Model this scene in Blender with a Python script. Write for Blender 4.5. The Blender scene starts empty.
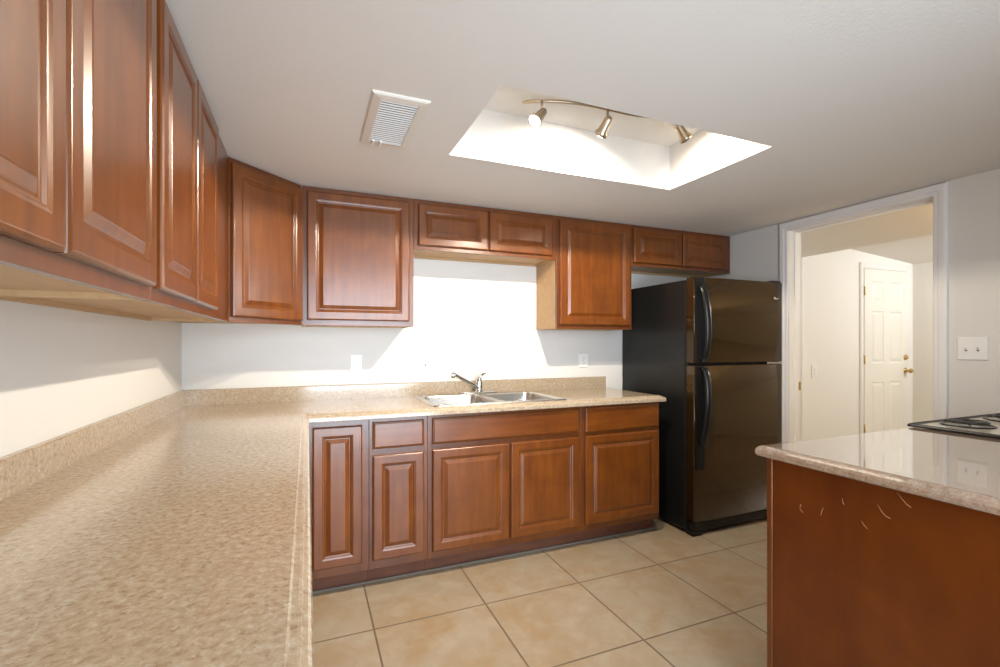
import bpy, bmesh, math, random
from mathutils import Vector, Matrix
random.seed(7)
S = bpy.context.scene
C = S.collection

# ------------------------------------------------------------------ camera
cam = bpy.data.cameras.new('camera')
cam.sensor_width = 36.0
cam.lens = 474.0857 * 36.0 / 1000.0
cam.shift_x = -0.0081
cam.shift_y = 0.0097
cam.clip_start = 0.02
cam_o = bpy.data.objects.new('camera', cam)
C.objects.link(cam_o)
cam_o.location = (0.6454, -3.1409, 1.2682)
cam_o.rotation_euler = (math.radians(90), 0, math.radians(-22.9372))
S.camera = cam_o

# ------------------------------------------------------------------ colour management, sky, large lights
S.view_settings.view_transform = 'Standard'
S.view_settings.look = 'None'
S.view_settings.gamma = 1.0
S.view_settings.use_curve_mapping = False
S.view_settings.exposure = -0.76
S.cycles.max_bounces = 10
S.cycles.diffuse_bounces = 6
S.cycles.glossy_bounces = 5
S.cycles.use_denoising = True

W = bpy.data.worlds.new('sky')
S.world = W
W.use_nodes = True
wn = W.node_tree.nodes
bg = wn['Background']
sky = wn.new('ShaderNodeTexSky')
sky.sky_type = 'HOSEK_WILKIE'
sky.sun_direction = (0.3, 0.8, 0.5)
W.node_tree.links.new(sky.outputs['Color'], bg.inputs['Color'])
bg.inputs['Strength'].default_value = 1.0


def light(name, kind, loc, energy, color=(1, 1, 1), target=None, parent=None, **kw):
    l = bpy.data.lights.new(name, kind)
    l.energy = energy
    l.color = color
    for k, v in kw.items():
        setattr(l, k, v)
    o = bpy.data.objects.new(name, l)
    C.objects.link(o)
    o.location = loc
    if target is not None:
        o.rotation_euler = (Vector(target) - Vector(loc)).to_track_quat('-Z', 'Y').to_euler()
    if parent:
        o.parent = parent
    return o


DAY = (0.76, 0.88, 1.0)
WARM = (1.0, 0.88, 0.71)
# daylight coming in at the window behind the camera
light('daylight', 'AREA', (1.35, -4.05, 1.08), 118, DAY, (1.35, 0, 1.08), shape='RECTANGLE', size=1.5, size_y=1.95, spread=math.radians(112))
# added fill light behind the camera, no fixture known there
light('fill_light', 'POINT', (1.9, -3.6, 1.95), 20, (1.0, 0.92, 0.82), shadow_soft_size=0.2)
# lamp of the room beyond the doorway
light('hall_lamp_light', 'POINT', (6.45, -1.55, 2.08), 95, (0.95, 0.98, 1.0), shadow_soft_size=0.04)
light('warm_fill_light', 'POINT', (4.3, -2.35, 1.45), 42, (1.0, 0.69, 0.34), shadow_soft_size=0.12)  # added warm fill to brighten the hall ceiling strip, no lamp seen

# ------------------------------------------------------------------ materials


def mat(name, color=(0.8, 0.8, 0.8), rough=0.5, metal=0.0, spec=0.5, coat=0.0, coat_rough=0.1):
    m = bpy.data.materials.new(name)
    m.use_nodes = True
    b = m.node_tree.nodes['Principled BSDF']
    b.inputs['Base Color'].default_value = (*color, 1)
    b.inputs['Roughness'].default_value = rough
    b.inputs['Metallic'].default_value = metal
    b.inputs['Specular IOR Level'].default_value = spec
    b.inputs['Coat Weight'].default_value = coat
    b.inputs['Coat Roughness'].default_value = coat_rough
    return m


class NT:
    def __init__(s, m):
        s.t = m.node_tree
        s.b = s.t.nodes['Principled BSDF']

    def n(s, typ, **kw):
        x = s.t.nodes.new(typ)
        for k, v in kw.items():
            if k in x.inputs.keys():
                x.inputs[k].default_value = v
            else:
                setattr(x, k, v)
        return x

    def l(s, a, b):
        s.t.links.new(a, b)

    def ramp(s, fac, stops):
        r = s.n('ShaderNodeValToRGB')
        e = r.color_ramp.elements
        while len(e) < len(stops):
            e.new(0.5)
        for i, (p, c) in enumerate(stops):
            e[i].position = p
            e[i].color = (*c, 1)
        s.l(fac, r.inputs['Fac'])
        return r.outputs['Color']

    def mix(s, fac, a, b, mode='MIX'):
        x = s.n('ShaderNodeMix', data_type='RGBA', blend_type=mode)
        for sock, v in ((x.inputs[0], fac), (x.inputs[6], a), (x.inputs[7], b)):
            if isinstance(v, (int, float)):
                sock.default_value = v
            elif isinstance(v, tuple):
                sock.default_value = (*v, 1)
            else:
                s.l(v, sock)
        return x.outputs[2]

    def coords(s, scale=(1, 1, 1), loc=(0, 0, 0), kind='Object'):
        tc = s.n('ShaderNodeTexCoord')
        mp = s.n('ShaderNodeMapping')
        mp.inputs['Scale'].default_value = scale
        mp.inputs['Location'].default_value = loc
        s.l(tc.outputs[kind], mp.inputs['Vector'])
        return mp.outputs['Vector']

    def noise(s, vec, scale, detail=4, rough=0.5, dist=0.0):
        x = s.n('ShaderNodeTexNoise')
        x.inputs['Scale'].default_value = scale
        x.inputs['Detail'].default_value = detail
        x.inputs['Roughness'].default_value = rough
        x.inputs['Distortion'].default_value = dist
        s.l(vec, x.inputs['Vector'])
        return x.outputs['Fac']

    def bump(s, h, strength=0.1, dist=0.01):
        x = s.n('ShaderNodeBump')
        x.inputs['Strength'].default_value = strength
        x.inputs['Distance'].default_value = dist
        s.l(h, x.inputs['Height'])
        s.l(x.outputs['Normal'], s.b.inputs['Normal'])


def wood(name, light_c, dark_c, scale, rough=0.34, coat=0.7, blotch=0.6):
    m = mat(name, light_c, rough, spec=0.25, coat=coat, coat_rough=0.22)
    t = NT(m)
    rnd = t.n('ShaderNodeObjectInfo')
    off = t.n('ShaderNodeVectorMath', operation='SCALE')
    off.inputs[0].default_value = (7.0, 5.0, 9.0)
    t.l(rnd.outputs['Random'], off.inputs['Scale'])
    add = t.n('ShaderNodeVectorMath', operation='ADD')
    t.l(t.coords(), add.inputs[0])
    t.l(off.outputs[0], add.inputs[1])
    mp = t.n('ShaderNodeMapping')
    mp.inputs['Scale'].default_value = scale
    t.l(add.outputs[0], mp.inputs['Vector'])
    g = t.noise(mp.outputs['Vector'], 1.0, 6, 0.55, 0.4)
    c1 = t.ramp(g, [(0.28, dark_c), (0.72, light_c)])
    b = t.noise(add.outputs[0], 6.5, 4, 0.55, 0.6)
    dk = tuple(x * 0.70 for x in dark_c)
    bf = t.ramp(b, [(0.40, (0, 0, 0)), (0.75, (blotch,) * 3)])
    c2 = t.mix(bf, c1, dk)
    t.l(c2, t.b.inputs['Base Color'])
    t.bump(g, 0.02, 0.002)
    return m


CH_L, CH_D = (0.192, 0.054, 0.0055), (0.120, 0.030, 0.0035)
WOOD_V = wood('cherry_wood_vertical_grain', CH_L, CH_D, (30, 30, 2.5))
WOOD_H = wood('cherry_wood_horizontal_grain', CH_L, CH_D, (2.2, 38, 38))
WOOD_F = wood('cherry_frame_wood', (0.155, 0.043, 0.007), (0.105, 0.027, 0.005), (30, 30, 3))
WOOD_P = wood('cherry_plywood_panel', (0.140, 0.032, 0.003), (0.105, 0.022, 0.002), (9, 9, 1.2), rough=0.38, coat=0.3)
WOOD_TOE = wood('cherry_toe_board', (0.150, 0.055, 0.030), (0.10, 0.036, 0.02), (2.2, 30, 30), rough=0.5, coat=0.05)
TAN = wood('tan_cabinet_laminate', (0.54, 0.36, 0.195), (0.46, 0.295, 0.15), (3, 30, 30), rough=0.5, coat=0.0, blotch=0.1)
SCR = mat('bare_wood_scratch', (0.30, 0.125, 0.055), 0.6)


def paint(name, c, bump=0.12, scale=160, rough=0.6):
    m = mat(name, c, rough, spec=0.3)
    t = NT(m)
    v = t.coords()
    t.bump(t.noise(v, scale, 3, 0.6), bump, 0.004)
    return m


M_WALL = paint('pale_grey_wall_paint', (0.69, 0.675, 0.645))
M_CEIL = paint('textured_ceiling_paint', (0.735, 0.712, 0.68), 0.22, 90, 0.7)
M_HALL = paint('warm_white_hall_paint', (0.80, 0.79, 0.755))
M_TRIM = mat('white_trim_paint', (0.80, 0.79, 0.78), 0.35)
M_VENT = mat('off_white_vent_paint', (0.70, 0.66, 0.60), 0.45)
M_DOOR = mat('white_door_paint', (0.80, 0.78, 0.72), 0.4)
M_WHITE = mat('white_plastic', (0.82, 0.82, 0.80), 0.3)
M_TOGSHADE = mat('toggle_shade_dark', (0.03, 0.03, 0.03), 0.5)
M_GSLOT = mat('grey_socket', (0.16, 0.17, 0.19), 0.4)
M_BRASS = mat('aged_brass', (0.55, 0.38, 0.14), 0.28, 1.0)
M_CHROME = mat('chrome', (0.72, 0.72, 0.70), 0.12, 1.0)
M_STEEL = mat('brushed_stainless', (0.66, 0.65, 0.62), 0.26, 1.0)
M_NICKEL = mat('brushed_nickel', (0.55, 0.47, 0.36), 0.30, 1.0)
M_BLACK = mat('gloss_black_enamel', (0.022, 0.012, 0.004), 0.09)  # brown of the warm reflections put into base colour and specular tint
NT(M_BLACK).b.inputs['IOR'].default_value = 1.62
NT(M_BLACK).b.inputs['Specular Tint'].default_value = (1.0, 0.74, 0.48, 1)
M_BLKSIDE = mat('satin_black_steel', (0.010, 0.010, 0.010), 0.30, spec=0.32)
M_BLKPL = mat('black_plastic', (0.010, 0.010, 0.010), 0.22, spec=0.3)
M_TRIMBLK = mat('dull_black_trim', (0.006, 0.006, 0.006), 0.35, spec=0.2)
M_GASK = mat('black_gasket', (0.006, 0.006, 0.006), 0.7)
M_VINYL_SHADE = mat('grey_vinyl_and_shadow', (0.15, 0.125, 0.10), 0.8)
M_COIL = mat('burner_coil_black', (0.02, 0.018, 0.016), 0.4)
M_RIM = mat('black_enamel_rim', (0.012, 0.011, 0.010), 0.35, spec=0.3)
M_RANGE = mat('pale_enamel', (0.60, 0.55, 0.46), 0.15)
M_DUCTSHADE = mat('duct_shade', (0.025, 0.02, 0.016), 0.8)
M_CAULK = mat('white_caulk', (0.80, 0.80, 0.78), 0.5)
M_LOGO = mat('pale_metal_badge', (0.62, 0.56, 0.50), 0.4, 0.0)


def emis(name, c, s):
    m = mat(name, c)
    b = m.node_tree.nodes['Principled BSDF']
    b.inputs['Emission Color'].default_value = (*c, 1)
    b.inputs['Emission Strength'].default_value = s
    return m


M_BULB = emis('lit_bulb_face', (1.0, 0.93, 0.82), 60)


def counter_mat(name, tint=(1, 1, 1)):
    m = mat(name, (0.6, 0.45, 0.3), 0.13, spec=0.5)
    t = NT(m)
    t.b.inputs['IOR'].default_value = 1.6
    v = t.coords()
    T = lambda c: tuple(a * b for a, b in zip(c, tint))
    a = t.noise(v, 75, 6, 0.62, 0.4)
    c = t.ramp(a, [(0.30, T((0.36, 0.235, 0.145))), (0.43, T((0.51, 0.38, 0.265))), (0.55, T((0.58, 0.455, 0.33))), (0.70, T((0.68, 0.59, 0.48)))])
    b = t.noise(t.coords(loc=(3, 1, 2)), 95, 4, 0.6, 0.3)
    c = t.mix(t.ramp(b, [(0.56, (0, 0, 0)), (0.68, (0.7,) * 3)]), c, T((0.72, 0.64, 0.53)))
    d = t.noise(t.coords(loc=(9, 4, 7)), 75, 4, 0.6, 0.5)
    c = t.mix(t.ramp(d, [(0.60, (0, 0, 0)), (0.70, (0.6,) * 3)]), c, T((0.34, 0.23, 0.155)))
    e = t.noise(t.coords(loc=(1, 8, 2)), 7, 3, 0.5)
    c = t.mix(t.ramp(e, [(0.45, (0, 0, 0)), (0.75, (0.35,) * 3)]), c, T((0.50, 0.36, 0.23)))
    t.l(c, t.b.inputs['Base Color'])
    return m


M_CTR = counter_mat('speckled_beige_laminate', (0.70, 0.71, 0.69))
M_CTRP = counter_mat('speckled_rosy_laminate', (0.62, 0.575, 0.565))
NT(M_CTRP).b.inputs['Roughness'].default_value = 0.06
NT(M_CTRP).b.inputs['IOR'].default_value = 1.9
M_CTRP.node_tree.nodes['Principled BSDF'].inputs['Coat Weight'].default_value = 0.6
M_CTRP.node_tree.nodes['Principled BSDF'].inputs['Coat Roughness'].default_value = 0.04


def tile_mat():
    m = mat('beige_ceramic_tile', (0.6, 0.45, 0.3), 0.32)
    t = NT(m)
    br = t.n('ShaderNodeTexBrick')
    br.offset = 0.0
    br.squash = 1.0
    br.inputs['Scale'].default_value = 1.0
    br.inputs['Mortar Size'].default_value = 0.0045
    br.inputs['Mortar Smooth'].default_value = 0.1
    br.inputs['Brick Width'].default_value = 0.526
    br.inputs['Row Height'].default_value = 0.526
    br.inputs['Color1'].default_value = (0.35, 0.285, 0.205, 1)
    br.inputs['Color2'].default_value = (0.315, 0.255, 0.178, 1)
    br.inputs['Mortar'].default_value = (0.16, 0.115, 0.075, 1)
    t.l(t.coords(loc=(-0.917 + 0.526 * 8, 0.975 + 0.526 * 20, 0)), br.inputs['Vector'])
    v = t.coords()
    n1 = t.noise(v, 3.5, 5, 0.6, 0.8)
    c = t.mix(t.ramp(n1, [(0.40, (0, 0, 0)), (0.68, (0.8,) * 3)]), br.outputs['Color'], (0.31, 0.205, 0.105))
    n2 = t.noise(t.coords(loc=(4, 2, 0)), 9, 6, 0.65, 0.5)
    c = t.mix(t.ramp(n2, [(0.45, (0, 0, 0)), (0.75, (0.55,) * 3)]), c, (0.42, 0.37, 0.285))
    c = t.mix(br.outputs['Fac'], c, (0.16, 0.115, 0.075))
    t.l(c, t.b.inputs['Base Color'])
    inv = t.n('ShaderNodeMath', operation='SUBTRACT')
    inv.inputs[0].default_value = 1.0
    t.l(br.outputs['Fac'], inv.inputs[1])
    t.bump(inv.outputs[0], 0.4, 0.003)
    return m


M_TILE = tile_mat()
M_GLASS = bpy.data.materials.new('window_glass')
M_GLASS.use_nodes = True
_t = M_GLASS.node_tree
_t.nodes.clear()
_o = _t.nodes.new('ShaderNodeOutputMaterial')
_mx = _t.nodes.new('ShaderNodeMixShader')
_tr = _t.nodes.new('ShaderNodeBsdfTransparent')
_gl = _t.nodes.new('ShaderNodeBsdfGlossy')
_gl.inputs['Roughness'].default_value = 0.02
_mx.inputs[0].default_value = 0.06
_t.links.new(_tr.outputs[0], _mx.inputs[1])
_t.links.new(_gl.outputs[0], _mx.inputs[2])
_t.links.new(_mx.outputs[0], _o.inputs[0])

# ------------------------------------------------------------------ mesh helpers


def NB():
    return bmesh.new()


def box(bm, x0, x1, y0, y1, z0, z1, bev=0.0):
    x0, x1 = min(x0, x1), max(x0, x1)
    y0, y1 = min(y0, y1), max(y0, y1)
    z0, z1 = min(z0, z1), max(z0, z1)
    vs = [bm.verts.new(p) for p in ((x0, y0, z0), (x1, y0, z0), (x1, y1, z0), (x0, y1, z0), (x0, y0, z1), (x1, y0, z1), (x1, y1, z1), (x0, y1, z1))]
    fs = [bm.faces.new([vs[i] for i in q]) for q in ((3, 2, 1, 0), (4, 5, 6, 7), (0, 1, 5, 4), (1, 2, 6, 5), (2, 3, 7, 6), (3, 0, 4, 7))]
    if bev > 0:
        es = set(e for f in fs for e in f.edges)
        bmesh.ops.bevel(bm, geom=list(es), offset=bev, segments=2, affect='EDGES', profile=0.5)


def loops(bm, rings, cap0=True, cap1=True, smooth=False, closed=True):
    R = [[bm.verts.new(p) for p in r] for r in rings]
    n = len(R[0])
    for a, b in zip(R, R[1:]):
        for i in range(n if closed else n - 1):
            f = bm.faces.new((a[i], a[(i + 1) % n], b[(i + 1) % n], b[i]))
            f.smooth = smooth
    if cap0:
        bm.faces.new(R[0][::-1])
    if cap1:
        bm.faces.new(R[-1])
    return R


def rect_rings(x0, x1, z0, z1, yb, prof):
    """rings of a panel facing -y; prof = (inset, projection)"""
    return [[(x0 + i, yb - o, z0 + i), (x1 - i, yb - o, z0 + i), (x1 - i, yb - o, z1 - i), (x0 + i, yb - o, z1 - i)] for i, o in prof]


DOOR_PROF = [(0, 0), (0, .012), (.002, .0155), (.006, .0185), (.008, .019), (.044, .019), (.0475, .0175), (.050, .0165), (.053, .0160), (.056, .0115), (.060, .0098),
             (.063, .0100), (.066, .0115), (.081, .0172), (.083, .0185), (.085, .0185)]
DRAWER_PROF = [(0, 0), (0, .012), (.003, .0150), (.008, .0165), (.010, .0185), (.012, .019)]


def raised_door(bm, x0, x1, z0, z1, yb):
    loops(bm, rect_rings(x0, x1, z0, z1, yb, DOOR_PROF))


def slab(bm, x0, x1, z0, z1, yb):
    loops(bm, rect_rings(x0, x1, z0, z1, yb, DRAWER_PROF))


def tube(bm, pts, rad, seg=12, cap=True):
    pts = [Vector(p) for p in pts]
    if not hasattr(rad, '__len__'):
        rad = [rad] * len(pts)
    rings = []
    up = None
    for i, p in enumerate(pts):
        d = (pts[min(i + 1, len(pts) - 1)] - pts[max(i - 1, 0)]).normalized()
        if up is None:
            up = Vector((0, 0, 1)) if abs(d.z) < 0.9 else Vector((1, 0, 0))
        u = d.cross(up).normalized()
        up = u.cross(d).normalized()
        rings.append([p + (u * math.cos(2 * math.pi * k / seg) + up * math.sin(2 * math.pi * k / seg)) * rad[i] for k in range(seg)])
    loops(bm, rings, cap, cap, True)


def lathe(bm, base, axis, prof, seg=24, cap0=True, cap1=True):
    """prof = (distance along axis, radius)"""
    base = Vector(base)
    axis = Vector(axis).normalized()
    u = axis.cross(Vector((0, 0, 1)) if abs(axis.z) < 0.9 else Vector((1, 0, 0))).normalized()
    v = axis.cross(u)
    rings = [[base + axis * h + (u * math.cos(2 * math.pi * k / seg) + v * math.sin(2 * math.pi * k / seg)) * r for k in range(seg)] for h, r in prof]
    loops(bm, rings, cap0, cap1, True)


def rrect(cx, cy, hx, hy, r, z, n=5):
    pts = []
    for sx, sy, a0 in ((1, 1, 0), (-1, 1, 90), (-1, -1, 180), (1, -1, 270)):
        for k in range(n + 1):
            a = math.radians(a0 + 90 * k / n)
            pts.append((cx + sx * (hx - r) + r * math.cos(a), cy + sy * (hy - r) + r * math.sin(a), z))
    return pts


WM = {}


def obj(name, bm, m, parent=None, smooth_angle=None, local=False):
    if parent is not None and not local:
        bm.transform(WM[parent.name].inverted())
    bmesh.ops.recalc_face_normals(bm, faces=bm.faces)
    me = bpy.data.meshes.new(name)
    bm.to_mesh(me)
    bm.free()
    for mm in (m if isinstance(m, (list, tuple)) else [m]):
        me.materials.append(mm)
    o = bpy.data.objects.new(name, me)
    C.objects.link(o)
    if parent is not None:
        o.parent = parent
        WM[o.name] = WM[parent.name]
    else:
        WM[o.name] = Matrix.Identity(4)
    return o


def tag(o, label, cat, group=None):
    o['label'] = label
    o['category'] = cat
    if group:
        o['group'] = group
    return o


def thing(name, label, cat, loc=(0, 0, 0), rz=0.0, group=None):
    o = bpy.data.objects.new(name, None)
    o.empty_display_size = 0.1
    C.objects.link(o)
    o.location = loc
    o.rotation_euler = (0, 0, rz)
    WM[o.name] = Matrix.Translation(loc) @ Matrix.Rotation(rz, 4, 'Z')
    return tag(o, label, cat, group)


def struct(name, bm, m, parent=None):
    o = obj(name, bm, m, parent)
    if parent is None:
        o['kind'] = 'structure'
    return o


# ------------------------------------------------------------------ room shell
CE = 2.134
WELL = (1.245, 2.530, -1.672, -1.030, 2.376)
YF = -4.0
bm = NB(); box(bm, -0.1, 7.0, YF - 0.1, 0.1, -0.1, 0.0); struct('floor', bm, M_TILE)
bm = NB(); box(bm, -0.1, 0.0, YF - 0.1, 0.1, 0, CE + .35); struct('wall_left', bm, M_WALL)
bm = NB(); box(bm, 0.0, 3.93, 0.0, 0.1, 0, CE + .35); struct('wall_back', bm, M_WALL)
# right wall with the cased opening
OY0, OY1, OZ, WX = -1.662, -0.810, 2.068, 3.80
bm = NB()
box(bm, WX, WX + .13, OY1 + .012, 0.0, 0, CE + .35)
box(bm, WX, WX + .13, YF, OY0 - .012, 0, CE + .35)
box(bm, WX, WX + .13, OY0 - .012, OY1 + .012, OZ + .012, CE + .35)
struct('wall_right', bm, M_WALL)
# wall behind the camera with a window opening
PX0, PX1, PZ, PS = 0.55, 2.15, 2.10, 0.02
bm = NB()
box(bm, 0, PX0, YF - .1, YF, 0, CE + .35)
box(bm, PX1, WX, YF - .1, YF, 0, CE + .35)
box(bm, PX0, PX1, YF - .1, YF, PZ, CE + .35)
box(bm, PX0, PX1, YF - .1, YF, 0, PS)
struct('wall_front', bm, M_WALL)
bm = NB()
for a, b, c, d in ((PX0, PX0 + .05, PS, PZ), (PX1 - .05, PX1, PS, PZ), (1.33, 1.37, PS, PZ), (PX0, PX1, PZ - .05, PZ), (PX0, PX1, PS, PS + .05)):
    box(bm, a, b, YF - .06, YF - .01, c, d)
w1 = struct('window_1', bm, M_TRIM)
bm = NB(); box(bm, PX0 + .05, PX1 - .05, YF - .04, YF - .035, PS + .05, PZ - .05); obj('pane', bm, M_GLASS, w1)
# ceiling with the raised light well
bm = NB()
x0, x1, y0, y1, zt = WELL


def quad(bm, *p):
    return bm.faces.new([bm.verts.new(q) for q in p])


def cslab(a, b, c, d):
    box(bm, a, b, c, d, CE, CE + .02)


cslab(0, x0, YF, 0); cslab(x1, WX, YF, 0); cslab(x0, x1, YF, y0); cslab(x0, x1, y1, 0)
box(bm, x0 - .02, x0, y0 - .02, y1 + .02, CE + .02, zt)
box(bm, x1, x1 + .02, y0 - .02, y1 + .02, CE + .02, zt)
box(bm, x0, x1, y0 - .02, y0, CE + .02, zt)
box(bm, x0, x1, y1, y1 + .02, CE + .02, zt)
box(bm, x0 - .02, x1 + .02, y0 - .02, y1 + .02, zt, zt + .02)
struct('ceiling', bm, M_CEIL)
# the room beyond the doorway
bm = NB(); box(bm, 3.93, 6.85, -0.10, 0.0, 0, 2.45); struct('wall_hall_back', bm, M_HALL)
bm = NB(); box(bm, 6.72, 6.85, -4.6, -0.1, 0, 2.45); struct('wall_hall_right', bm, M_HALL)
bm = NB(); box(bm, 3.93, 6.85, -4.7, -4.6, 0, 2.45); struct('wall_hall_front', bm, M_HALL)
bm = NB()
box(bm, 3.93, 4.93, -4.6, -0.1, 2.0765, 2.40)
vs = [(4.93, 2.270), (6.72, 2.131), (6.72, 2.20), (4.93, 2.40)]
loops(bm, [[(x, y, z) for x, z in vs] for y in (-4.6, -0.1)])
struct('ceiling_hall', bm, M_CEIL)

# cased opening trim (stepped casing + jamb)
bm = NB()
cw = 0.062


def casing_x(bm, xs, sgn, y_in0, y_in1, z_in, w):
    """U-shaped stepped casing on a wall of constant x, standing out by sgn"""
    prof = [(0, 0), (0, .010), (.004, .013), (.022, .013), (.026, .017), (w - .012, .018), (w - .003, .016), (w, .012), (w, 0)]
    rings = []
    for i, o in prof:
        X = xs + sgn * o
        rings.append([(X, y_in0 - i, 0.0), (X, y_in0 - i, z_in + i), (X, y_in1 + i, z_in + i), (X, y_in1 + i, 0.0)])
    loops(bm, rings, False, False, False, closed=False)


casing_x(bm, WX, -1, OY0, OY1, OZ, cw)
casing_x(bm, WX + .13, 1, OY0, OY1, OZ, cw)
for ya, yb in ((OY1, OY1 + .012), (OY0 - .012, OY0)):
    box(bm, WX - .004, WX + .134, ya, yb, 0, OZ + .012)
box(bm, WX - .004, WX + .134, OY0, OY1, OZ, OZ + .012)
for ya, yb in ((OY1 - .010, OY1), (OY0, OY0 + .010)):
    box(bm, WX + .055, WX + .090, ya, yb, 0, OZ)
box(bm, WX + .055, WX + .090, OY0 + .010, OY1 - .010, OZ - .010, OZ)
t1 = struct('trim_1', bm, M_TRIM)
bm = NB(); box(bm, WX + .098, WX + .126, OY1 - .002, OY1, .93, .99); obj('strike_plate', bm, M_BRASS, t1)

# hall door: six panels
DX0, DX1, DZ = 5.855, 6.60, 2.03
DY = -0.10


def panel_slab(bm, xs, zs, cells, yb, t, prof):
    """slab facing -y; cells = indices (i,j) that hold a panel"""
    for i in range(len(xs) - 1):
        for j in range(len(zs) - 1):
            a, b, c, d = xs[i], xs[i + 1], zs[j], zs[j + 1]
            if (i, j) in cells:
                loops(bm, rect_rings(a, b, c, d, yb - t, prof), False, True)
            else:
                quad(bm, (a, yb - t, c), (b, yb - t, c), (b, yb - t, d), (a, yb - t, d))
    a, b, c, d = xs[0], xs[-1], zs[0], zs[-1]
    quad(bm, (a, yb, c), (a, yb - t, c), (a, yb - t, d), (a, yb, d))
    quad(bm, (b, yb, c), (b, yb - t, c), (b, yb - t, d), (b, yb, d))
    quad(bm, (a, yb, d), (b, yb, d), (b, yb - t, d), (a, yb - t, d))
    quad(bm, (a, yb, c), (b, yb, c), (b, yb - t, c), (a, yb - t, c))


bm = NB()
w = DX1 - DX0
xs = [DX0, DX0 + .115, DX0 + .325, DX0 + w - .325, DX0 + w - .115, DX1]
zs = [0.01, .24, .87, 1.06, 1.60, 1.70, 1.91, DZ]
panel_slab(bm, xs, zs, {(i, j) for i in (1, 3) for j in (1, 3, 5)}, DY, .018, [(0, 0), (.012, -.008), (.022, -.008), (.045, -.001)])
d1 = struct('door_1', bm, M_DOOR)
bm = NB()
lathe(bm, (DX1 - .05, DY - .018, .975), (0, -1, 0), [(0, .032), (.006, .030), (.012, .014), (.035, .012), (.042, .022), (.055, .026), (.066, .022), (.070, .010)], 20)
obj('knob', bm, M_BRASS, d1)
bm = NB()
lathe(bm, (DX1 - .05, DY - .018, 1.115), (0, -1, 0), [(0, .030), (.008, .029), (.014, .022), (.020, .020)], 20)
obj('deadbolt', bm, M_BRASS, d1)
for z in (1.80, 1.10, .40):
    bm = NB()
    tube(bm, [(DX0 - .004, DY - .022, z - .045), (DX0 - .004, DY - .022, z + .045)], .007, 8)
    obj('hinge', bm, M_BRASS, d1)
bm = NB()
prof = [(.004, 0), (.004, .012), (.010, .016), (.050, .018), (.058, .010), (.058, 0)]
loops(bm, [[(DX0 - i, DY - o, 0), (DX0 - i, DY - o, DZ + i), (DX1 + i, DY - o, DZ + i), (DX1 + i, DY - o, 0)] for i, o in prof], False, False, closed=False)
struct('trim_2', bm, M_TRIM)

# ------------------------------------------------------------------ cabinets


def carcass(bm, w, d, z0, z1, toe=False):
    t = .016
    zb = z0 + (.10 if toe else .014)
    yf = -d + .019
    zs = z0 + (.10 if toe else 0)
    box(bm, 0, t, yf, 0, zs, z1)
    box(bm, w - t, w, yf, 0, zs, z1)
    box(bm, t, w - t, yf, 0, zb, zb + t)
    if not toe:
        box(bm, t, w - t, yf, 0, z1 - t, z1)
    else:  # top stretchers
        box(bm, t, w - t, yf, yf + .012, z1 - t, z1)
        box(bm, t, w - t, -.03, -.006, z1 - t, z1)
    box(bm, t, w - t, -.006, 0, zb + t, z1 - t)
    if not toe:  # hanging rail under the bottom panel at the back
        box(bm, t, w - t, -.018, 0, z0, zb)


def cabinet(name, label, cat, loc, rz, w, d, z0, z1, doors, drawers=(), toe=False, group=None, frame=None, skin=None):
    o = thing(name, label, cat, (loc[0], loc[1], z0), rz, group)
    dz = Matrix.Translation((0, 0, -z0))

    def P(nm, bm, m, par=o):
        bm.transform(dz)
        return obj(nm, bm, m, par, local=True)
    bm = NB(); carcass(bm, w, d, z0, z1, toe); P('carcass', bm, skin or TAN)
    bm = NB()
    fr = frame or (0, w)
    box(bm, fr[0], fr[1], -d, -d + .019, z0 + (.10 if toe else 0), z1, .0012)
    P('face_frame', bm, WOOD_F)
    for a, b, c, e in doors:
        bm = NB(); raised_door(bm, a, b, c, e, -d - .001); P('door', bm, WOOD_V)
    for a, b, c, e in drawers:
        bm = NB(); slab(bm, a, b, c, e, -d - .001); P('drawer_front', bm, WOOD_H)
    if toe:
        bm = NB(); box(bm, 0, w, -d + .075, -d + .091, z0, z0 + .10); P('toe_kick', bm, WOOD_TOE)
    return o


UB, UD = 1.367, .309
H = math.pi / 2
G_U, G_B = 'wall cabinets', 'base cabinets'
# left wall: facing +x. local x runs along +y
Y0 = -2.715
cabinet('wall_cabinet', 'two-door cherry wall cabinet on the left wall nearest the viewer', 'cabinet', (0.002, Y0, 0), H, .912, UD - .002, UB, CE - .002,
        [(.012, -2.2675 - Y0, 1.398, 2.105), (-2.2615 - Y0, -1.826 - Y0, 1.398, 2.105)], group=G_U)
Y0 = -1.801
cabinet('wall_cabinet', 'two-door cherry wall cabinet on the left wall beside the angled corner cabinet', 'cabinet', (0.002, Y0, 0), H, 1.183, UD - .002, UB, CE - .002,
        [(-1.776 - Y0, -1.393 - Y0, 1.398, 2.105), (-1.387 - Y0, -1.006 - Y0, 1.398, 2.105)], group=G_U)
# diagonal corner cabinet
o = thing('corner_wall_cabinet', 'angled corner wall cabinet with one orange-brown cherry door', 'cabinet', (0, 0, UB), 0, G_U)
bm = NB()
A, B = Vector((UD, -.616, 0)), Vector((.616, -UD, 0))
nrm = Vector((1, -1, 0)).normalized()
ins = nrm * .020
poly = [(0.002, -.002), (0.002, -.616), (A.x - .001, -.616), tuple((A - ins + Vector((0.01, .01, 0)))[:2]), tuple((B - ins - Vector((.01, .01, 0)))[:2]), (.616, B.y + .001), (.616, -.002)]
loops(bm, [[(x, y, z) for x, y in poly] for z in (UB + .014, CE - .002)])
obj('carcass', bm, TAN, o)
R45 = Matrix.Translation((A.x, A.y, 0)) @ Matrix.Rotation(math.radians(45), 4, 'Z')
L = (B - A).length
bm = NB(); box(bm, .001, L - .001, 0, .019, UB, CE - .002, .0012); bm.transform(R45); obj('face_frame', bm, WOOD_F, o)
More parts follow.
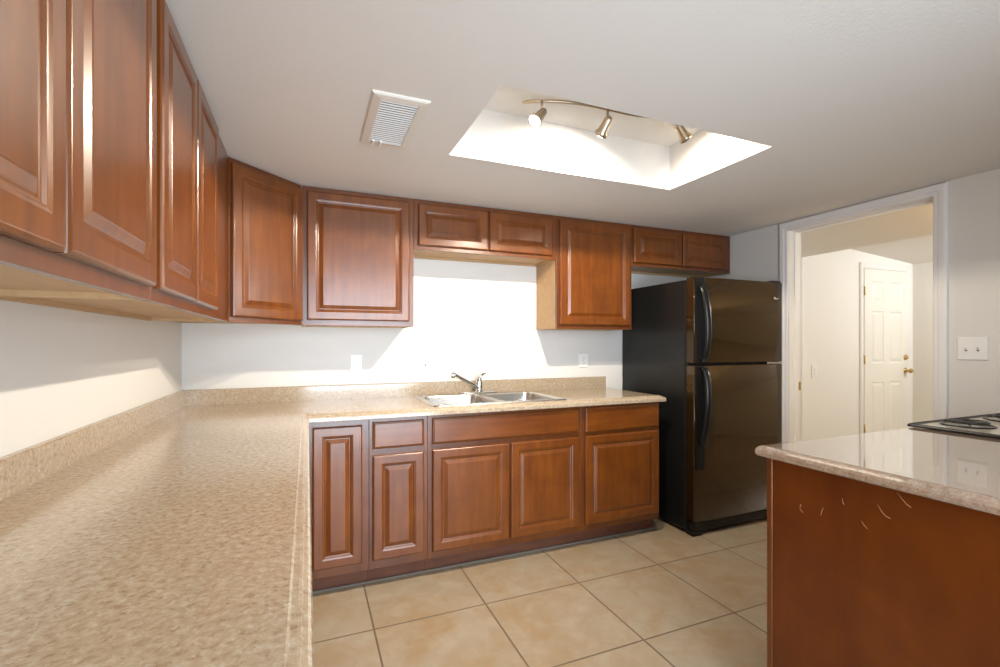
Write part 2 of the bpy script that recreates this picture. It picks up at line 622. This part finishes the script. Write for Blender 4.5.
bm = NB(); raised_door(bm, .010, L - .006, 1.392, 2.108, -.001); bm.transform(R45); obj('door', bm, WOOD_V, o)

X1, X2, X3, X4 = .617, 1.231, 2.200, 2.821
ZS = 1.832
cabinet('wall_cabinet', 'single-door cherry wall cabinet left of the sink window gap, its door washed pale by daylight'.replace(' window', ''), 'cabinet', (X1, -.002, 0), 0, X2 - X1 - .001, UD - .002, UB, CE - .002,
        [(.643 - X1, 1.203 - X1, 1.397, 2.105)], group=G_U)
cabinet('wall_cabinet', 'short two-door cherry wall cabinet above the sink', 'cabinet', (X2, -.002, 0), 0, X3 - X2 - .001, UD - .002, ZS, CE - .002,
        [(1.256 - X2, 1.700 - X2, 1.856, 2.105), (1.710 - X2, 2.165 - X2, 1.856, 2.105)], group=G_U)
cabinet('wall_cabinet', 'tall single-door cherry wall cabinet between the sink and the fridge', 'cabinet', (X3, -.002, 0), 0, X4 - X3 - .001, UD - .002, UB, CE - .002,
        [(2.219 - X3, 2.796 - X3, 1.394, 2.108)], group=G_U)
cabinet('wall_cabinet', 'short two-door cherry wall cabinet above the black fridge', 'cabinet', (X4, -.002, 0), 0, 3.792 - X4, UD - .002, ZS, CE - .002,
        [(2.832 - X4, 3.277 - X4, 1.856, 2.108), (3.290 - X4, 3.742 - X4, 1.856, 2.108)], group=G_U)

# base cabinets, back run
BD, BT = .608, .880
Q0 = .612
cabinet('base_cabinet', 'full-height-door cherry base cabinet in the inner corner of the counter', 'cabinet', (Q0, -.002, 0), 0, .937 - Q0, BD, 0, BT,
        [(.668 - Q0, .903 - Q0, .147, .850)], toe=True, group=G_B)
Q1 = .938
cabinet('base_cabinet', 'narrow cherry base cabinet with one drawer, left of the sink cabinet', 'cabinet', (Q1, -.002, 0), 0, 1.243 - Q1, BD, 0, BT,
        [(.955 - Q1, 1.221 - Q1, .147, .688)], [(.955 - Q1, 1.221 - Q1, .722, .860)], toe=True, group=G_B)
Q2 = 1.244
cabinet('base_cabinet', 'wide two-door cherry sink cabinet with a long false drawer', 'cabinet', (Q2, -.002, 0), 0, 2.205 - Q2, BD, 0, BT,
        [(1.268 - Q2, 1.716 - Q2, .140, .692), (1.728 - Q2, 2.183 - Q2, .140, .692)], [(1.268 - Q2, 2.183 - Q2, .722, .862)], toe=True, group=G_B)
Q3 = 2.206
cabinet('base_cabinet', 'cherry base cabinet with one drawer and one door beside the fridge', 'cabinet', (Q3, -.002, 0), 0, 2.815 - Q3, BD, 0, BT,
        [(2.231 - Q3, 2.803 - Q3, .140, .692)], [(2.231 - Q3, 2.803 - Q3, .714, .868)], toe=True, group=G_B, skin=WOOD_P)
# left run (below the long counter)
for y0, y1, lab in ((-2.93, -2.02, 'cherry base cabinet under the near end of the long left counter'),
                    (-2.018, -1.11, 'cherry base cabinet under the middle of the long left counter')):
    w = y1 - y0
    cabinet('base_cabinet', lab, 'cabinet', (.002, y0, 0), H, w, BD - .004, 0, BT, [(.02, w / 2 - .004, .145, .690), (w / 2 + .004, w - .02, .145, .690)],
            [(.02, w / 2 - .004, .715, .862), (w / 2 + .004, w - .02, .715, .862)], toe=True, group=G_B)
cabinet('base_cabinet', 'cherry base cabinet under the left counter next to the inner corner', 'cabinet', (.002, -1.108, 0), H, .49, BD - .004, 0, BT, [(.02, .47, .145, .860)], toe=True, group=G_B)
# grey vinyl strip at the right end, toe-kick shadow drawn in grey further left
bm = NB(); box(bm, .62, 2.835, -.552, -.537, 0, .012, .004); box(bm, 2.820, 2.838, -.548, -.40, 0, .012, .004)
tag(obj('floor_strip', bm, M_VINYL_SHADE), 'thin grey strip and drawn shadow line on the floor along the cabinet toe kick', 'strip')

# ------------------------------------------------------------------ countertops
CT = .920
EDGE = [(.030, 0.0), (.0275, -.0012), (.0265, -.0040), (.018, -.0050), (.0135, -.0065), (.0125, -.0100), (.006, -.0120), (.002, -.0150), (0, -.0200), (0, -.036), (.003, -.039)]
CX, CYN = .652, -2.95
SX0, SX1, SY0, SY1 = 1.280, 2.120, -.605, -.050   # sink rim outline
HX0, HX1, HY0, HY1 = SX0 + .015, SX1 - .015, SY0 + .015, SY1 - .015
XE = 2.838
o = thing('countertop', 'L-shaped speckled beige laminate countertop along the left and back walls', 'countertop', (0.3, -.3, CT - .04))
bm = NB()


def path(i, z):
    return [(CX - i, CYN + i, CT + z), (CX - i, -CX + i, CT + z), (XE - i, -CX + i, CT + z), (XE - i, -.002, CT + z)]


def path2(i, z):
    return [(.002, CYN + i, CT + z)] + path(i, z)


loops(bm, [path2(i, z) for i, z in EDGE], False, False, closed=False)
i0 = EDGE[0][0]
yf = -CX + i0


def top(bm, a, b, c, d, z=CT):
    quad(bm, (a, c, z), (b, c, z), (b, d, z), (a, d, z))


top(bm, .002, CX - i0, CYN + i0, yf)
for a, b, c, d in ((.002, HX0, yf, -.002), (HX1, XE - i0, yf, -.002), (HX0, HX1, yf, HY0), (HX0, HX1, HY1, -.002)):
    top(bm, a, b, c, d)
zb = CT - .039
top(bm, .002, CX - .003, CYN + .003, -CX + .003, zb)
for a, b, c, d in ((.002, HX0, -CX + .003, -.002), (HX1, XE - .003, -CX + .003, -.002), (HX0, HX1, -CX + .003, HY0), (HX0, HX1, HY1, -.002)):
    top(bm, a, b, c, d, zb)
for (xa, ya), (xb, yb) in (((HX0, HY0), (HX1, HY0)), ((HX1, HY0), (HX1, HY1)), ((HX1, HY1), (HX0, HY1)), ((HX0, HY1), (HX0, HY0))):
    quad(bm, (xa, ya, CT), (xb, yb, CT), (xb, yb, zb), (xa, ya, zb))
obj('worktop', bm, M_CTR, o)
bm = NB()
BS = 1.008
prof = [(0.002, CT), (.020, CT), (.020, BS - .004), (.016, BS), (0.002, BS)]   # distance from wall, z
loops(bm, [[(d, CYN, z), (d, -d, z), (2.80, -d, z)] for d, z in prof], False, False, closed=False)
bm.faces.new([bm.verts.new((2.80, -d, z)) for d, z in prof])
bm.faces.new([bm.verts.new((d, CYN, z)) for d, z in prof])
obj('backsplash', bm, M_CTR, o)
bm = NB(); box(bm, 2.8005, 2.812, -.016, -.001, CT, BS - .002); obj('caulk_bead', bm, M_CAULK, o)

# peninsula
PX, PYF, PYN = 2.060, -1.972, -2.655
RX0, RX1 = 2.957, 3.719
o = thing('peninsula_countertop', 'rosy speckled laminate countertop on the peninsula in the right foreground', 'countertop', (2.4, -2.3, CT - .04))
bm = NB()
PE = [(.022, 0.0), (.014, -.001), (.007, -.005), (.002, -.012), (0, -.020), (.001, -.030), (.006, -.036), (.014, -.039)]


def ppath(i, z):
    return [(RX0 - .004, PYF - i, CT + z), (PX + i, PYF - i, CT + z), (PX + i, PYN + i, CT + z), (RX0 - .004, PYN + i, CT + z)]


R = loops(bm, [ppath(i, z) for i, z in PE], True, True)
obj('worktop', bm, M_CTRP, o)

o = thing('peninsula_cabinet', 'cherry peninsula cabinet with a scratched plain end panel in the right foreground', 'cabinet', (2.1, -2.63, 0))
PXP = 2.098
bm = NB(); box(bm, PXP + .012, RX0 - .006, -2.62, -2.020, .10, BT); obj('carcass', bm, TAN, o)
bm = NB(); box(bm, PXP + .012, RX0 - .006, -2.62, -2.11, .0, .10); obj('toe_kick', bm, WOOD_TOE, o)
bm = NB(); box(bm, PXP, PXP + .012, -2.62, -2.010, 0, BT, .001); ep = obj('end_panel', bm, WOOD_P, o)
bm = NB(); box(bm, PXP + .012, RX0 - .006, -2.632, -2.6205, 0, BT, .001); obj('back_panel', bm, WOOD_P, o)
bm = NB(); box(bm, PXP - .004, PXP + .016, -2.010, -1.990, 0, BT, .003); obj('corner_strip', bm, WOOD_F, o)
bm = NB(); box(bm, PXP + .016, RX0 - .006, -2.020, -2.002, .10, BT); obj('face_frame', bm, WOOD_F, o)
Mr = Matrix.Translation((RX0 - .006, -2.002, 0)) @ Matrix.Rotation(math.pi, 4, 'Z')
for a, b in ((.02, .422), (.432, .835)):
    bm = NB(); raised_door(bm, a, b, .145, .690, -.001); bm.transform(Mr); obj('door', bm, WOOD_V, o)
    bm = NB(); slab(bm, a, b, .715, .862, -.001); bm.transform(Mr); obj('drawer_front', bm, WOOD_H, o)
# scratches on the end panel, thin pale arcs (y, z)
arcs = [[(-2.110, .753), (-2.107, .745), (-2.107, .737), (-2.117, .728)], [(-2.181, .764), (-2.176, .750), (-2.174, .738)],
        [(-2.237, .811), (-2.238, .802), (-2.242, .793)], [(-2.290, .762), (-2.296, .753), (-2.306, .745)],
        [(-2.332, .821), (-2.342, .805), (-2.352, .796), (-2.363, .794)], [(-2.378, .868), (-2.390, .855), (-2.399, .845), (-2.410, .839)]]
for k, a in enumerate(arcs):
    bm = NB()
    n = len(a)
    tube(bm, [(PXP - .0002, y, z) for y, z in a], [.0006 + (.0009 if k in (4, 5) else .0003) * math.sin(math.pi * (i + .5) / n) for i in range(n)], 6)
    obj('scratch', bm, SCR, ep)

# ------------------------------------------------------------------ range
o = thing('cooking_range', 'electric coil range with black-edged cooktop set into the peninsula', 'stove', ((RX0 + RX1) / 2, -2.3, 0))
RZ = .932
RF = -1.958
bm = NB(); box(bm, RX0 + .002, RX1 - .002, -2.64, -2.000, .02, RZ - .022); obj('body', bm, M_BLKSIDE, o)
bm = NB()
cx, cy, hx, hy = (RX0 + RX1) / 2, (RF - 2.645) / 2, (RX1 - RX0) / 2, (RF + 2.645) / 2
prof = [(0, -.011), (0, -.004), (.003, .0), (.007, .002), (.011, .002), (.014, -.001), (.024, -.004)]
loops(bm, [rrect(cx, cy, hx - i, hy - i, .018 if i < .01 else .012, RZ + z, 4) for i, z in prof], True, False)
ct = obj('cooktop_rim', bm, M_RIM, o)
bm = NB()
loops(bm, [rrect(cx, cy, hx - .0235, hy - .0235, .012, RZ + z, 4) for z in (-.009, -.004)], True, True)
obj('cooktop', bm, M_RANGE, o)
for bx, by, r in ((RX0 + .200, RF - .118, .066), (RX1 - .205, RF - .150, .098), (RX0 + .205, RF - .465, .098), (RX1 - .205, RF - .465, .070)):
    bm = NB()
    lathe(bm, (bx, by, RZ - .012), (0, 0, 1), [(0, .02), (.001, r * .6), (.006, r + .008), (.0125, r + .014), (.0125, r + .020), (.008, r + .022)], 40, True, False)
    b = obj('burner_bowl', bm, M_BLKPL, o)
    bm = NB()
    n = 150
    tube(bm, [(bx + (.018 + (r - .018) * k / n) * math.cos(k * 2 * math.pi * 4 / n), by + (.018 + (r - .018) * k / n) * math.sin(k * 2 * math.pi * 4 / n), RZ + .012) for k in range(n + 1)], .0052, 7)
    for a in (90, 210, 330):
        ca, sa = math.cos(math.radians(a)), math.sin(math.radians(a))
        tube(bm, [(bx + ca * .01, by + sa * .01, RZ + .005), (bx + ca * (r + .012), by + sa * (r + .012), RZ + .005)], .0028, 6)
    obj('burner_coil', bm, M_COIL, b)
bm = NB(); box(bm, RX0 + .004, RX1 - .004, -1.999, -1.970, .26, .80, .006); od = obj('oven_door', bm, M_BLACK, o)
bm = NB(); tube(bm, [(RX0 + .08, -1.970, .765), (RX0 + .08, -1.930, .765), (RX1 - .08, -1.930, .765), (RX1 - .08, -1.970, .765)], .010, 10); obj('handle', bm, M_BLKPL, od)
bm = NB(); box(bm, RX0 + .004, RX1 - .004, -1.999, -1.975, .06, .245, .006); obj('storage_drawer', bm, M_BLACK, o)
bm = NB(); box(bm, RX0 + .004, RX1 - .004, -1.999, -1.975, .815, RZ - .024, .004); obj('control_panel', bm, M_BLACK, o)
for k in range(5):
    bm = NB(); lathe(bm, (RX0 + .11 + k * .134, -1.975, .862), (0, 1, 0), [(0, .020), (.010, .019), (.020, .016), (.024, .010)], 18); obj('knob', bm, M_BLKPL, o)

# ------------------------------------------------------------------ refrigerator
FX0, FX1, FT = 2.962, 3.790, 1.702
o = thing('refrigerator', 'tall glossy black top-freezer refrigerator beside the doorway', 'refrigerator', ((FX0 + FX1) / 2, -.4, 0))
bm = NB(); box(bm, FX0, FX1, -.690, -.006, .022, FT - .012, .006); obj('case', bm, M_BLKSIDE, o)
bm = NB(); box(bm, FX0 + .012, FX1 - .012, -.702, -.690, .10, FT - .020); obj('gasket', bm, M_GASK, o)


def fridge_door(name, z0, z1):
    bm = NB()
    n = 16
    rings = []
    w = FX1 - FX0
    pts = [(FX0 + .003, -.702)]
    r = .007
    for k in range(6):
        a = math.pi / 2 * k / 5
        pts.append((FX0 + r - r * math.cos(a), -.772 - r * math.sin(a) + .007))
    for k in range(1, n):
        s = k / n
        x = FX0 + r + (w - 2 * r) * s
        pts.append((x, -.772 - .010 * math.sin(math.pi * s) ** .8))
    for k in range(6):
        a = math.pi / 2 * (1 - k / 5)
        pts.append((FX1 - r + r * math.cos(a), -.772 - r * math.sin(a) + .007))
    pts.append((FX1 - .003, -.702))
    cx = (FX0 + FX1) / 2
    for z, s in ((z0, .004), (z0 + .004, .0), (z1 - .004, .0), (z1, .004)):
        rings.append([(x + (s if x < cx else -s), y + (s if y < -.75 else 0), z) for x, y in pts])
    R = loops(bm, rings, True, True)
    for f in bm.faces:
        if len(f.verts) == 4 and abs(f.calc_center_median().y) > .74:
            f.smooth = True
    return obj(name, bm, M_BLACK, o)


def fridge_handle(par, z0, z1, up):
    bm = NB()
    x = FX0 + .070
    n = 14
    rings = []
    for k in range(n + 1):
        s = k / n
        z = z0 + (z1 - z0) * s
        bow = math.sin(math.pi * min(1, s * 1.0)) ** .6
        y = -.780 - .045 * bow
        q = s if up else 1 - s           # foot away from the door split is wider
        wd = .026 + .006 * q
        dx = -.022 * q ** 1.5
        xx = x + dx + .012
        rings.append([(xx - wd, y + .012, z), (xx - wd * .8, y - .004, z), (xx - wd * .3, y - .011, z), (xx + wd * .3, y - .011, z), (xx + wd * .8, y - .004, z), (xx + wd, y + .012, z), (xx + wd * .5, y + .014, z), (xx - wd * .5, y + .014, z)])
    loops(bm, rings, True, True, True)
    for zz in (z0 + .012, z1 - .012):
        box(bm, x - .030, x + .016, -.800, -.770, zz - .012, zz + .012, .003)
    h = obj('handle', bm, M_BLKPL, par)
    bm = NB()
    zz = (z1 - .075) if up else (z0 + .075)
    lathe(bm, (x - .030, -.774, zz), (0, -1, 0), [(0, .012), (.004, .011), (.008, .006), (.009, .001)], 14)
    obj('handle_screw_cap', bm, M_CHROME, h)


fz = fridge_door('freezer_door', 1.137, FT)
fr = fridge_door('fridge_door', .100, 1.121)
for par, za, zb_ in ((fz, 1.142, FT - .004), (fr, .44, 1.117)):
    bm = NB(); box(bm, FX0 + .006, FX0 + .078, -.7835, -.770, za, zb_, .002); obj('handle_trim', bm, M_TRIMBLK, par)
fridge_handle(fz, 1.145, 1.655, True)
fridge_handle(fr, .60, 1.112, False)
# badge on the freezer door: slanted swoosh
bm = NB()
bx, bz, by = 3.688, 1.583, -.7835
sw = [(.004, .012), (.009, .013), (.016, .005), (.026, .002), (.040, .004), (.048, .003), (.034, -.003), (.020, -.004), (.009, -.003), (.006, .005)]
loops(bm, [[(bx + x, y, bz + z) for x, z in sw] for y in (by + .006, by)])
obj('badge', bm, M_LOGO, fz)
bm = NB()
box(bm, FX0 + .02, FX1 - .02, -.755, -.690, .030, .092, .004)
for k in range(4):
    box(bm, FX0 + .10, FX1 - .10, -.7565, -.754, .040 + k * .012, .045 + k * .012)
obj('base_grille', bm, M_BLKPL, o)
bm = NB(); box(bm, FX0 + .004, FX0 + .09, -.760, -.690, .0, .030, .004); obj('front_foot', bm, M_BLKPL, o)
bm = NB(); box(bm, FX1 - .09, FX1 - .004, -.760, -.690, 0, .030, .004); obj('front_foot', bm, M_BLKPL, o)
bm = NB(); box(bm, FX0 + .01, FX1 - .01, -.10, -.05, 0, .022); obj('rear_foot', bm, M_BLKPL, o)
bm = NB(); box(bm, FX1 - .10, FX1 - .01, -.765, -.66, FT - .012, FT + .012, .004); obj('hinge_cover', bm, M_BLKPL, o)
bm = NB(); box(bm, FX1 - .16, FX1 + .001, -.776, -.700, 1.124, 1.134, .002); obj('center_hinge', bm, M_STEEL, o)

# ------------------------------------------------------------------ sink and faucet
o = thing('kitchen_sink', 'double-bowl stainless steel sink set into the back counter', 'sink', (1.7, -.33, CT - .18))
bm = NB()
SZ = CT + .001
RT = .006
scx, scy, shx, shy = (SX0 + SX1) / 2, (SY0 + SY1) / 2, (SX1 - SX0) / 2, (SY1 - SY0) / 2
bowls = [((SX0 + .030 + scx - .012) / 2, -.345, (scx - .012 - SX0 - .030) / 2, .225), ((scx + .012 + SX1 - .030) / 2, -.345, (SX1 - .030 - scx - .012) / 2, .225)]
n = 6
# rim: deck outline joined to bowls by strips
outer = [rrect(scx, scy, shx - i, shy - i, .035, SZ + z, n) for i, z in ((0, 0), (.002, RT - .001), (.008, RT))]
loops(bm, outer, False, False, True)
zt_ = SZ + RT
deck_y1 = bowls[0][1] + bowls[0][3]
xa0, xa1 = bowls[0][0] - bowls[0][2], bowls[0][0] + bowls[0][2]
xb0, xb1 = bowls[1][0] - bowls[1][2], bowls[1][0] + bowls[1][2]
ya, yb_ = bowls[0][1] - bowls[0][3], deck_y1
# flat deck: triangulated fill between outline and the two bowl outlines
edges = []


def ring_edges(pts):
    vs = [bm.verts.new(p) for p in pts]
    return [bm.edges.new((vs[i], vs[(i + 1) % len(vs)])) for i in range(len(vs))]


edges += ring_edges(rrect(scx, scy, shx - .008, shy - .008, .035, zt_, n))
for b in bowls:
    edges += ring_edges(rrect(*b, .055, zt_, n))
bmesh.ops.triangle_fill(bm, use_beauty=True, use_dissolve=False, edges=edges, normal=(0, 0, 1))
obj('rim', bm, M_STEEL, o)
for b in bowls:
    bm = NB()
    rings = []
    for i, z in ((0, 0), (.003, -.002), (.006, -.010), (.012, -.120), (.020, -.150), (.040, -.165), (.075, -.170)):
        rings.append(rrect(b[0], b[1], b[2] - i, b[3] - i, max(.055 - i * .2, .03), zt_ + z, n))
    loops(bm, rings, False, True, True)
    bo = obj('basin', bm, M_STEEL, o)
    bm = NB(); lathe(bm, (b[0], b[1], zt_ - .1695), (0, 0, 1), [(0, .045), (.003, .044), (.003, .036), (.001, .030)], 24); obj('drain', bm, M_CHROME, bo)
FZ = zt_
fx, fy = 1.722, -.088
o = thing('faucet', 'chrome single-lever faucet on the sink deck', 'faucet', (fx, fy, FZ))
bm = NB(); loops(bm, [rrect(fx, fy, h - i, .028 - i, .027 - i, FZ + z, 6) for h, i, z in ((.13, 0, 0), (.13, 0, .008), (.13, .004, .012), (.13, .012, .015))], True, True, True); obj('base_plate', bm, M_CHROME, o)
bm = NB(); lathe(bm, (fx, fy, FZ + .012), (0, 0, 1), [(0, .030), (.006, .026), (.020, .0235), (.060, .0235), (.075, .022), (.090, .017), (.100, .010)], 24); obj('body', bm, M_CHROME, o)
bm = NB()
tip = Vector((fx - .205, fy - .105, FZ + .138))
p0 = Vector((fx - .008, fy - .012, FZ + .040))
dv = tip - p0
tube(bm, [p0, p0 + dv * .2, p0 + dv * .5, p0 + dv * .85, p0 + dv * .97 + Vector((0, 0, .002)), p0 + dv * 1.03 + Vector((0, 0, -.006))], [.012, .013, .0125, .0115, .011, .010], 14)
obj('spout', bm, M_CHROME, o)
bm = NB(); e = p0 + dv * 1.03; lathe(bm, e + Vector((-.004, -.004, .012)), (0, 0, -1), [(0, .009), (.004, .0125), (.034, .0125), (.036, .010)], 16); obj('aerator', bm, M_CHROME, o)
bm = NB()
tube(bm, [(fx + .004, fy, FZ + .095), (fx + .012, fy - .002, FZ + .118), (fx + .024, fy - .004, FZ + .130), (fx + .046, fy - .006, FZ + .136)], [.011, .010, .0075, .005], 12)
obj('lever', bm, M_CHROME, o)

# ------------------------------------------------------------------ plates on the walls


def outlet(label, x0, x1, z0, z1, y, group=None):
    cx, cz = (x0 + x1) / 2, (z0 + z1) / 2
    o = thing('wall_outlet', label, 'outlet', (cx, y, cz), 0, group)
    bm = NB(); loops(bm, rect_rings(x0, x1, z0, z1, y, [(0, .0005), (0, .003), (.004, .006)])); obj('cover_plate', bm, M_WHITE, o)
    for s in (-1, 1):
        bm = NB()
        zc = cz + s * .020
        loops(bm, [[(cx + .0165 * math.cos(a), yy, zc + .0145 * max(-.9, min(.9, 1.15 * math.sin(a)))) for a in [2 * math.pi * k / 20 for k in range(20)]] for yy in (y - .006, y - .0075)])
        rc = obj('receptacle', bm, M_WHITE, o)
        bm = NB()
        box(bm, cx - .0075, cx - .0055, y - .0079, y - .0074, zc - .003, zc + .007)
        box(bm, cx + .0055, cx + .0075, y - .0079, y - .0074, zc - .003, zc + .006)
        lathe(bm, (cx, y - .0074, zc - .008), (0, -1, 0), [(0, .0025), (.0005, .0025)], 10)
        obj('slot', bm, M_GSLOT, rc)
    bm = NB(); lathe(bm, (cx, y - .006, cz), (0, -1, 0), [(0, .003), (.0012, .0025)], 10); obj('screw', bm, M_GSLOT, o)
    return o


outlet('white duplex wall outlet left of the sink, above the counter', .894, .965, 1.082, 1.197, 0, 'duplex outlets')
outlet('white duplex wall outlet right of the sink, next to the fridge', 2.562, 2.645, 1.082, 1.191, 0, 'duplex outlets')


def toggle_plate(label, M, w, h, toggles):
    """plate facing local -y"""
    o = bpy.data.objects.new('light_switch', None)
    C.objects.link(o)
    o.empty_display_size = .05
    o.matrix_world = M
    WM[o.name] = M
    tag(o, label, 'switch')
    bm = NB(); loops(bm, rect_rings(-w / 2, w / 2, -h / 2, h / 2, 0, [(0, .0005), (0, .003), (.004, .007)])); obj('cover_plate', bm, M_WHITE, o, local=True)
    for x in toggles:
        bm = NB(); box(bm, x - .006, x + .006, -.0076, -.0068, -.014, .014); fr_ = obj('toggle_slot', bm, M_GSLOT if len(toggles) < 2 else M_WHITE, o, local=True)
        bm = NB()
        loops(bm, [[(x - .0045, -.007, -.006), (x + .0045, -.007, -.006), (x + .0045, -.007, .008), (x - .0045, -.007, .008)],
                   [(x - .0035, -.017, .004), (x + .0035, -.017, .004), (x + .0035, -.017, .012), (x - .0035, -.017, .012)]])
        obj('toggle', bm, M_WHITE, o, local=True)
        bm = NB(); box(bm, x - .005, x + .005, -.0080, -.0074, -.013, -.007); obj('toggle_shade', bm, M_TOGSHADE, o, local=True)  # dark patch standing in for the shade below the toggle
    return o


toggle_plate('white single light switch on the wall left of the faucet', Matrix.Translation((1.372, 0, 1.130)), .084, .130, [0])
toggle_plate('white double light switch on the right wall beside the doorway', Matrix.Translation((WX, -1.825, 1.240)) @ Matrix.Rotation(-H, 4, 'Z'), .124, .119, [-.024, .024])
outlet('pale wall outlet low on the hall wall left of the white door', 5.075, 5.155, .935, 1.060, DY)

# ------------------------------------------------------------------ ceiling vent
o = thing('ceiling_vent', 'white louvred air vent on the ceiling left of the light well', 'vent', (.952, -1.250, CE))
VX0, VX1, VY0, VY1 = .850, 1.052, -1.472, -1.035
bm = NB()
prof = [(0, 0), (0, -.004), (.006, -.009), (.030, -.012), (.035, -.012), (.035, -.002)]
loops(bm, [[(VX0 + i, VY0 + i, CE + z), (VX1 - i, VY0 + i, CE + z), (VX1 - i, VY1 - i, CE + z), (VX0 + i, VY1 - i, CE + z)] for i, z in prof], False, False)
obj('frame', bm, M_VENT, o)
bm = NB(); box(bm, VX0 + .030, VX1 - .030, VY0 + .030, VY1 - .030, CE - .003, CE - .0015); obj('duct_shade_plate', bm, M_DUCTSHADE, o)  # flat dark plate drawn for the shade of the recess behind the louvres
ns = 20
for k in range(ns):
    y = VY0 + .046 + (VY1 - VY0 - .092) * k / (ns - 1)
    bm = NB()
    a, b = VX0 + .035, VX1 - .035
    loops(bm, [[(x, y + .0026, CE - .0112), (x, y + .0032, CE - .0106), (x, y - .0026, CE - .0075), (x, y - .0032, CE - .0082)] for x in (a, b)])
    obj('louvre', bm, M_TRIM, o)
for x in (.899, .930):
    bm = NB(); box(bm, x - .005, x + .005, VY1 - .064, VY1 - .014, CE - .022, CE - .013, .0015); obj('lever', bm, M_WHITE, o)

# ------------------------------------------------------------------ track light in the light well
o = thing('track_light', 'curved brushed-nickel track light with three spot heads in the ceiling light well', 'ceiling light', (1.925, -1.335, zt))
ZB = 2.330
bm = NB(); lathe(bm, (1.925, -1.335, zt - .001), (0, 0, -1), [(0, .060), (.012, .058), (.020, .045), (.024, .012), (.050, .008)], 28); obj('canopy', bm, M_NICKEL, o)
bar = []
for k in range(41):
    s = -1 + 2 * k / 40
    bar.append((1.925 + .405 * s, -1.335 - (.095 if s < 0 else .15) * s * abs(s) ** 2, ZB))
bm = NB(); tube(bm, bar, .0075, 10); obj('bar', bm, M_NICKEL, o)
bary = lambda x: min(bar, key=lambda p: abs(p[0] - x))[1]
heads = [(1.592, (-.60, -.16, -.70), 215, 150), (1.900, (-.08, .66, -.62), 205, 150), (2.245, (.60, .10, -.50), 80, 140)]
for hx_, d, en, cone in heads:
    d = Vector(d).normalized()
    hy_ = bary(hx_)
    piv = Vector((hx_, hy_, ZB - .042))
    bm = NB()
    tube(bm, [(hx_, hy_, ZB), piv], .0055, 10)
    tube(bm, [piv + Vector((0, 0, .006)), piv - Vector((0, 0, .008))], .009, 10)
    st = obj('stem', bm, M_NICKEL, o)
    c = piv - Vector((0, 0, .012))
    bm = NB()
    lathe(bm, c - d * .022, d, [(0, .009), (.004, .015), (.012, .018), (.066, .023), (.074, .029), (.088, .0305), (.088, .027), (.080, .025)], 26, True, False)
    hd = obj('spot_head', bm, M_NICKEL, o)
    bm = NB(); lathe(bm, c + d * .053, d, [(0, .022), (.006, .0255), (.012, .0255), (.017, .018)], 22); obj('bulb', bm, M_BULB, hd)
    p = c + d * .082
    Mi = WM[o.name].inverted()
    lo = light('spot_light', 'SPOT', Mi @ p, en, WARM, Mi @ (p + d), parent=o, spot_size=math.radians(cone), spot_blend=1.0, shadow_soft_size=.016)
